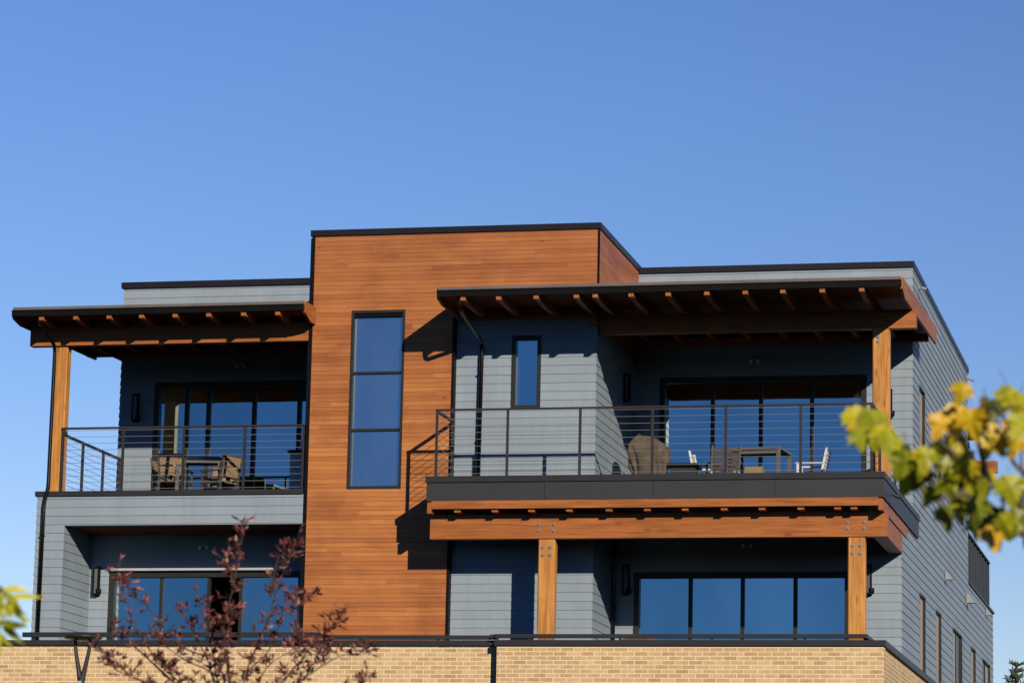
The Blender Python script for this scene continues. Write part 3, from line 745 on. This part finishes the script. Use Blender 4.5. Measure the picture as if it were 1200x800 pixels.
# low covered bench on the terrace, only its top shows above the coping
t = empty('covered_bench', (-11.55, 61.6, 7.05)); tag(t, 'low bench under a brown cover just behind the terrace coping beside the lower right doors', 'bench')
MB().prism([(-.42,.05),(.42,.05),(.40,.33),(.28,.39),(-.22,.38),(-.42,.30)], 'y', -.3, .3).build('cover', M['cover'], t, off=O0)
for sx in (-1,1): MB().box(sx*.36-.03, sx*.36+.03, -.24, .24, 0, .05).build('foot', M['black'], t, off=O0)

# ================================================================== STREET LAMP
t = empty('street_lamp', (-18.42, 50., 0)); tag(t, 'black street lamp with a forked arm under a flat round head', 'street lamp')
MB().tube([(0,0,.0),(0,0,.35),(0,0,.36),(0,0,5.75)], [.11,.11,.075,.058], 14).build('pole', M['coping'], t, off=O0)
pl = MB().box(-.028, .028, -.075, -.058, 5.55, 5.68).build('access_plate', M['palegrey'], t, off=O0)
for s, xt in ((-1,-.13),(1,.13)):
    MB().tube([(s*.02,0,5.70),(s*.045,0,5.84),(xt*.8,0,6.12),(xt,0,6.335)], [.045,.038,.03,.026], 10).build('fork_arm', M['coping'], t, off=O0)
MB().lathe([(0,6.33),(.14,6.33),(.28,6.352),(.315,6.375),(.30,6.40),(.22,6.435),(.10,6.455),(0,6.46)], (0.0,0,0), 32).build('lamp_head', M['coping'], t, off=O0, smooth=True)
MB().lathe([(0,6.322),(.13,6.322),(.13,6.329),(0,6.329)], (0,0,0), 24).build('light_panel', M['palegrey'], t, off=O0)
MB().lathe([(0,0),(.2,0),(.2,.03),(.12,.06)], (0,0,0), 16).build('base_plate', M['coping'], t, off=O0)

# ================================================================== TREES
def frame_from(d, roll):
    d = d.normalized(); u = Vector((0,0,1)) if abs(d.z) < .95 else Vector((0,1,0))
    a = d.cross(u).normalized(); b = a.cross(d)
    return d, a*math.cos(roll)+b*math.sin(roll), b*math.cos(roll)-a*math.sin(roll)
def leaf_simple(mb, p, d, roll, ln, w, tone, fold=.25):
    d, a, b = frame_from(d, roll)
    q = lambda s, t, n: p + d*(ln*s) + a*(w*t) + b*(w*n)
    vs = [q(0,0,0), q(.3,.42,fold*.5), q(.62,.40,fold*.5), q(1,0,-.25), q(.62,-.40,fold*.5), q(.3,-.42,fold*.5), q(.5,0,0)]
    mb.add(vs, [(0,1,6),(1,2,6),(2,3,6),(3,4,6),(4,5,6),(5,0,6)], tone)
def leaf_maple(mb, p, d, roll, s, tone, r, nrm=None):
    d, a, b = frame_from(d, roll)
    if nrm is not None: b = (nrm - d*nrm.dot(d)).normalized(); a = d.cross(b)
    out = [(0,.02),(.18,-.06),(.32,.10),(.52,.16),(.44,.34),(.60,.52),(.36,.50),(.22,.62),(.16,.84),(0,1.02)]
    cup = r.uniform(-.35,.35); curl = r.uniform(.0,.45)
    def q(x, y): return p + d*(s*y) + a*(s*x) + b*(s*(cup*x*x*2.2 - curl*y*y*.6 + .05*math.sin(9*x+4*y)))
    vs = [q(0,.35)] + [q(x,y) for x,y in out] + [q(-x,y) for x,y in reversed(out[1:-1])]
    n = len(vs)-1
    mb.add(vs, [(0, 1+i, 1+(i+1)%n) for i in range(n)], tone)
def bez(pts, n):
    """smooth polyline through pts (Catmull-Rom)"""
    P = [Vector(p) for p in pts]; P = [P[0]*2-P[1]] + P + [P[-1]*2-P[-2]]; out = []
    for i in range(1, len(P)-2):
        for k in range(n):
            t = k/n; a, b, c, d = P[i-1], P[i], P[i+1], P[i+2]
            out.append(.5*((2*b)+(c-a)*t+(2*a-5*b+4*c-d)*t*t+(3*b-a-3*c+d)*t**3))
    out.append(P[-2]); return out

# ---- purple-leaved plum below the balcony
PB = [[(-7.98,3.68),(-8.04,4.08),(-7.96,4.49),(-7.91,4.95)],[(-7.86,3.68),(-7.73,4.08),(-7.63,4.42),(-7.48,4.81)],[(-8.17,3.48),(-8.61,3.81),(-8.91,4.18),(-9.07,4.63)],
[(-8.11,3.68),(-8.26,4.01),(-8.4,4.25)],[(-8.0,3.74),(-8.29,3.95),(-8.55,4.25),(-8.74,4.42)],[(-7.89,3.68),(-7.76,3.95),(-7.65,4.25),(-7.43,4.42)],
[(-7.82,3.48),(-7.4,3.68),(-7.06,3.88),(-6.79,3.91)],[(-7.74,3.41),(-7.34,3.75),(-7.1,3.98),(-6.92,4.16)],[(-8.02,3.41),(-8.46,3.61),(-8.82,3.74),(-8.97,3.84)],
[(-8.46,3.68),(-8.83,3.95),(-9.11,4.16)],[(-8.11,3.68),(-8.43,3.88),(-8.76,4.08)],[(-7.61,3.55),(-7.45,3.88),(-7.24,3.95)],[(-7.75,3.54),(-7.62,3.81),(-7.31,3.98)],
[(-7.93,3.68),(-7.89,4.01),(-7.79,4.2)],[(-8.14,3.54),(-8.36,3.74),(-8.57,3.84)],[(-7.54,3.48),(-7.27,3.75),(-7.1,4.05)],[(-8.07,3.74),(-8.14,4.08),(-8.2,4.35)],
[(-7.75,3.48),(-7.16,3.58),(-6.85,3.75)],[(-8.24,3.54),(-8.6,3.68),(-8.9,3.91)],[(-7.64,4.35),(-7.54,4.66),(-7.42,4.69)],[(-7.94,4.42),(-8.06,4.66)],[(-7.45,3.95),(-7.41,4.22),(-7.43,4.35)]]
r = random.Random(5)
plum = empty('plum_tree', (-5.088,16,0)); plum.scale = (.64,.64,.64); tag(plum, 'purple leaved plum tree with thin upright branches in front of the brick wall', 'tree')
PO = (-7.95,25,-.956)
tr = MB(); lf = MB()
tr.tube(bez([(-7.95,25,-.956),(-7.97,25.02,.9),(-7.94,25,1.8),(-7.95,25,2.5)],4), [.085-.0025*i for i in range(13)], 10)
for bi, br in enumerate(PB):
    yo = r.uniform(-.55,.55)*(0 if bi in (0,) else 1)
    pts = [Vector((x, 25+yo*min(1,(i+.5)/2), z)) for i, (x,z) in enumerate(br)]
    st = [Vector((-7.95+(pts[0].x+7.95)*.15, 25, 2.3+r.uniform(0,.25))), Vector((-7.95+(pts[0].x+7.95)*.6, 25+yo*.1, 2.9))] if bi < 19 and bi != 9 else []
    path = bez(st+pts, 6); n = len(path)
    tr.tube(path, [max(.0025, .008*(1-i/n)+.002) for i in range(n)], 6)
    k0 = int(n*.36) if st else 0
    for i in range(k0, n):
        q = i/n
        for _ in range((3 if bi in (0,1) else 2 if r.random() < .75 else 1) if i < n-3 else 4):
            # short shoots with leaves
            if r.random() < .15: continue
            p = path[i] + Vector((r.uniform(-.02,.02),r.uniform(-.02,.02),r.uniform(-.03,.03)))
            d = Vector((r.uniform(-1,1), r.uniform(-1,1), r.uniform(-.1,1.1))).normalized()
            sl = r.uniform(.03,.10)
            e = p + d*sl; tr.tube([p, p+d*sl*.5+Vector((0,0,.006)), e], [.003,.0025,.0015], 4)
            for _ in range(r.randint(3,5)):
                t = r.uniform(.3,1.05); ld = (d + Vector((r.uniform(-1,1), r.uniform(-1,1), r.uniform(-.5,.8)))).normalized()
                leaf_simple(lf, p+d*sl*t, ld, r.uniform(0,6.3), r.uniform(.042,.078), r.uniform(.016,.028), min(1,max(0,r.gauss(.48,.25))))
tr.build('trunk', M['bark'], plum, off=PO)
lf.build('crown', M['plumleaf'], plum, off=PO, fix=False)

# ---- maple whose branch reaches in from the right
MPB = [[(-0.5,2.67),(-0.66,2.77),(-0.81,2.87),(-0.97,2.965)],[(-0.5,2.71),(-0.64,2.83),(-0.73,2.96),(-0.775,3.0)],[(-0.48,2.83),(-0.58,2.94),(-0.63,3.02)],[(-0.48,2.67),(-0.6,2.73),(-0.63,2.67)],
[(-0.6,2.74),(-0.7,2.79),(-0.77,2.77)],[(-0.64,2.81),(-0.67,2.92),(-0.68,2.98)],[(-0.52,2.83),(-0.6,2.89),(-0.66,2.94)],[(-0.53,2.75),(-0.56,2.81),(-0.58,3.0)],[(-0.71,2.8),(-0.72,2.88),(-0.76,2.92)]]
r = random.Random(24)
MO = (.9,8.1,0)
mp = empty('maple_tree', MO); tag(mp, 'maple with yellow green autumn leaves reaching in from the right edge', 'tree')
tr = MB(); lf = MB()
tr.tube(bez([(.9,8.1,0),(.88,8.12,.8),(.92,8.1,1.6),(.9,8.08,2.6),(.86,8.1,3.6),(.9,8.1,4.4)],4), [.085-.003*i for i in range(21)], 12)
tr.tube(bez([(.9,8.08,1.9),(.45,8.02,2.35),(0.0,8.0,2.62),(-.5,8.0,2.69)],5), [.034-.0015*i for i in range(16)], 8)
for bi, br in enumerate(MPB):
    yo = r.uniform(-.10,.12)
    pts = [Vector((x, 8+yo*i/2, z)) for i,(x,z) in enumerate(br)]
    if bi in (0,1,2,3,6,7): pts = [Vector((-.15, 8, 2.64 + (.06 if bi in (2,6) else 0)))] + pts
    path = bez(pts, 6); n = len(path)
    tr.tube(path, [max(.0022, .009*(1-i/n)+.0015) for i in range(n)], 6)
LEAVES = [(-0.985,3.012,.55),(-0.968,2.978,.62),(-0.952,2.93,.3),(-0.941,2.954,.4),(-0.924,2.99,.3),(-0.903,2.947,.5),(-0.882,2.932,.42),(-0.857,2.921,.58),(-0.836,2.889,.2),(-0.801,2.9,.62),(-0.811,2.868,.15),(-0.845,2.869,.3),(-0.776,2.878,.4),
(-0.74,3.029,.7),(-0.718,2.993,.85),(-0.749,2.973,.68),(-0.693,3.041,.75),(-0.668,3.014,.72),(-0.728,2.945,.8),(-0.759,2.924,.35),(-0.716,2.915,.55),(-0.772,2.889,.25),(-0.737,2.878,.15),(-0.683,2.982,.65),(-0.658,3.028,.85),(-0.704,2.867,.3),
(-0.604,3.055,.3),(-0.569,3.039,.45),(-0.621,3.006,.2),(-0.58,2.981,.85),(-0.635,2.965,.6),(-0.646,2.935,.7),(-0.594,2.928,.65),(-0.566,2.907,.7),(-0.617,2.918,.8),(-0.549,2.959,.5),(-0.538,3.022,.4),
(-0.78,2.805,.1),(-0.749,2.826,.18),(-0.766,2.773,.12),(-0.72,2.852,.4),(-0.683,2.86,.65),(-0.698,2.815,.25),(-0.646,2.856,.6),(-0.708,2.777,.15),(-0.684,2.741,.55),(-0.667,2.835,.3),
(-0.663,2.768,.1),(-0.636,2.797,.2),(-0.618,2.751,.5),(-0.598,2.72,.55),(-0.581,2.776,.08),(-0.633,2.7,.72),(-0.569,2.741,.3),(-0.56,2.813,.15),(-0.653,2.731,.2),(-0.61,2.772,.15),(-0.551,2.709,.3),(-0.587,2.813,.35)]
for x, z, tone in LEAVES:
    y = 8 + r.uniform(-.14,.14); p = Vector((x, y, z+.012))
    tr.tube([p + Vector((r.uniform(-.02,.03), r.uniform(-.02,.02), r.uniform(.02,.05))), p + Vector((0,0,.012)), p], .0010, 4)
    ld = Vector((r.uniform(-.5,.35), r.uniform(-.35,.25), -1.)).normalized()
    nrm = Vector((r.uniform(-.5,.9), -1., r.uniform(-.3,.6))) if r.random() < .72 else Vector((r.uniform(-1,1), r.uniform(-1,.4), r.uniform(-.5,.9)))
    leaf_maple(lf, p, ld, 0, r.uniform(.056,.082), min(1,max(0,tone+r.gauss(0,.07))), r, nrm)
# unseen-from-here rest of the crown, so that the tree is whole beside the camera's view
for k in range(260):
    a = r.uniform(0,6.28); rad = r.uniform(.15,.75); z = r.uniform(3.0,4.7)
    p = Vector((.95+rad*math.cos(a)*.9, 8.1+rad*math.sin(a), z))
    if p.x < .35 and p.z < 3.6: continue
    leaf_maple(lf, p, Vector((r.uniform(-.5,.5),r.uniform(-.5,.5),-1)), r.uniform(0,6), r.uniform(.06,.09), min(1,max(0,r.gauss(.45,.2))), r)
for k in range(9):
    a = k*.7; z = 2.9+k*.18
    tr.tube([(.9,8.1,z),(.9+.35*math.cos(a),8.1+.35*math.sin(a),z+.3),(.95+.6*math.cos(a),8.1+.6*math.sin(a),z+.5)], [.014,.009,.004], 6)
tr.build('trunk', M['bark2'], mp, off=MO)
lf.build('crown', M['mapleleaf'], mp, off=MO, fix=False)

# ---- small tree with long lime leaves at the left edge
r = random.Random(33)
LO = (-3.75,8.1,0)
lt = empty('lime_leaved_tree', LO); tag(lt, 'tree with long lime yellow leaves at the left edge', 'tree')
tr = MB(); lf = MB()
tr.tube(bez([(-3.75,8.1,0),(-3.76,8.1,1.),(-3.74,8.1,2.1),(-3.75,8.1,3.4)],4), [.06-.0035*i for i in range(13)], 10)
for br in ([(-3.75,1.9),(-3.5,2.38),(-3.32,2.58),(-3.22,2.59),(-3.165,2.56),(-3.145,2.52)],[(-3.6,2.2),(-3.42,2.42),(-3.24,2.48),(-3.175,2.49)],[(-3.75,2.3),(-3.95,2.8),(-4.1,3.2)],[(-3.75,2.6),(-3.55,3.2),(-3.5,3.6)],[(-3.75,2.8),(-3.9,3.4),(-3.95,3.9)]):
    path = bez([(x,8.1 if z < 2.35 else 8.0,z) for x,z in br], 6); n = len(path)
    tr.tube(path, [max(.002,.016*(1-i/n)) for i in range(n)], 6)
    for i in range(int(n*.5), n):
        for _ in range(2 if br[-1][0] > -3.3 else 3):
            d = Vector((r.uniform(-.5,1.), r.uniform(-.7,.4), r.uniform(-1.1,.05))).normalized()
            leaf_simple(lf, path[i], d, r.uniform(0,6.3), r.uniform(.065,.10), r.uniform(.018,.027), min(1,max(0,r.gauss(.5,.25))))
tr.build('trunk', M['bark2'], lt, off=LO)
lf.build('crown', M['limeleaf'], lt, off=LO, fix=False)

# ---- conifer far behind on the right
r = random.Random(8)
CO = (-8.0,110,0)
cf = empty('conifer_tree', CO); tag(cf, 'dark green conifer top far behind the right side wall', 'tree')
tr = MB(); lf = MB()
tr.tube([(-8,110,0),(-8,110,6),(-8,110,11.1)], [.28,.14,.02], 8)
z = 1.6
while z < 11.15:
    L = (11.4-z)*.30+.10
    for k in range(7):
        a = r.uniform(0,6.28); el = r.uniform(.15,.6) if z > 9 else r.uniform(-.15,.3)
        d = Vector((math.cos(a)*math.cos(el), math.sin(a)*math.cos(el), math.sin(el)))
        l = L*r.uniform(.6,1.1); b = Vector((-8,110,z))
        tr.tube([b, b+d*l*.6, b+d*l+Vector((0,0,.05*l))], [.022,.014,.005], 4)
        m = int(4+l*5)
        for j in range(m):
            t = .25+.75*(j/m); p = b+d*l*t
            for _ in range(2):
                nd = (d*.8+Vector((r.uniform(-1,1),r.uniform(-1,1),r.uniform(-.3,.9)))).normalized()
                leaf_simple(lf, p, nd, r.uniform(0,6.3), r.uniform(.12,.24), .055, min(1,max(0,r.gauss(.5,.25))))
    z += .21
tr.build('trunk', M['bark'], cf, off=CO)
lf.build('crown', M['needle'], cf, off=CO, fix=False)

# ================================================================== GROUND
def sheet(name, mat, x0, x1, y0, y1, z):
    o = MB().add([(x0,y0,z),(x1,y0,z),(x1,y1,z),(x0,y1,z)], [(0,1,2,3)]).build(name, M[mat]); tag(o, kind='structure'); return o
sheet('ground', 'ground', -900, 900, -500, 1500, 0)
sheet('road', 'asphalt', -300, 300, 30, 44, .004)
o = MB(); 
for k in range(60): o.box(-150+k*5, -148+k*5, 36.95, 37.05, .0045, .008)
tag(o.build('road_marking', M['line']), kind='structure')
tag(MB().box(-300, 300, 44, 44.2, 0, .13).build('kerb', M['pave']), kind='structure')
tag(MB().box(-300, 300, 44.2, 59.3, 0, .125).build('pavement', M['pave']), kind='structure')

# ================================================================== LIGHT, SKY, CAMERA
SUN = Vector((.67, -1., .443)).normalized()          # towards the sun
el = math.asin(SUN.z); az = math.atan2(SUN.x, SUN.y)  # compass-like, from +Y towards +X
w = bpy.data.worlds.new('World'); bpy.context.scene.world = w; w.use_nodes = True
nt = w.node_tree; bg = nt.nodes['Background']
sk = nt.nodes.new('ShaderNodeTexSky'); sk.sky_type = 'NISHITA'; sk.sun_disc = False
sk.sun_elevation = el; sk.sun_rotation = az; sk.altitude = 1200; sk.air_density = 1.0; sk.dust_density = .6; sk.ozone_density = 2.0
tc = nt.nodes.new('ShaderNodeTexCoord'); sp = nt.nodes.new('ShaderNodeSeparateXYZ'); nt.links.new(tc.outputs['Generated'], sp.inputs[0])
# sky graded by direction: dimmed deep blue opposite the building to deepen shade, paler towards the horizon behind it
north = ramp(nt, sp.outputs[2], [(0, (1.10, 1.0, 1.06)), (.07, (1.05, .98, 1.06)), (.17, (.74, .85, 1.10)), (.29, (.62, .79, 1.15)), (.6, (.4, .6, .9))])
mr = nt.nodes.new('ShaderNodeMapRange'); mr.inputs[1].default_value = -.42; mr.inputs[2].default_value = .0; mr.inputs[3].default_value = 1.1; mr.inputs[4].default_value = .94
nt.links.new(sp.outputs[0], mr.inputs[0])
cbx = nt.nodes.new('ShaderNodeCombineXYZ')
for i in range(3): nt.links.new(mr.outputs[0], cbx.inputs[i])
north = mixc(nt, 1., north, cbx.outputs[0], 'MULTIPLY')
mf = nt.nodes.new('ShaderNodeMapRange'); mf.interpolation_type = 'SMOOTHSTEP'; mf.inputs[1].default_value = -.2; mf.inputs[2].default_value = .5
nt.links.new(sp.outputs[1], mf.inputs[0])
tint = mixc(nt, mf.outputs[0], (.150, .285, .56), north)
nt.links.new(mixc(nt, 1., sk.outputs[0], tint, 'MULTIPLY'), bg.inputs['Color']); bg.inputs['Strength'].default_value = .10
sl = bpy.data.lights.new('sun', 'SUN'); sl.energy = 4.8; sl.angle = math.radians(.5); sl.color = (1., .89, .74)
so = bpy.data.objects.new('sun', sl); C.objects.link(so); so.rotation_euler = SUN.to_track_quat('Z', 'Y').to_euler(); so.location = (30,-20,40)

cam = bpy.data.cameras.new('camera'); co = bpy.data.objects.new('camera', cam); C.objects.link(co)
R = ((0.97523765,0.22016908,0.02090676),(0.01940780,-0.17936629,0.98359087),(-0.22030628,0.95882913,0.17919776))
m = Matrix(((R[0][0],R[1][0],-R[2][0],0),(R[0][1],R[1][1],-R[2][1],0),(R[0][2],R[1][2],-R[2][2],1.7),(0,0,0,1)))
co.matrix_world = m
cam.sensor_width = 36; cam.lens = 3873.2/1200*36; cam.clip_end = 5000; cam.clip_start = .1
cam.dof.use_dof = True; cam.dof.focus_distance = 63; cam.dof.aperture_fstop = 7.1; cam.dof.aperture_blades = 9
s = bpy.context.scene; s.camera = co
s.view_settings.view_transform = 'Standard'; s.view_settings.look = 'None'; s.view_settings.exposure = 0; s.view_settings.gamma = 1
s.cycles.max_bounces = 8; s.cycles.caustics_reflective = False; s.cycles.diffuse_bounces = 1; s.cycles.transparent_max_bounces = 8
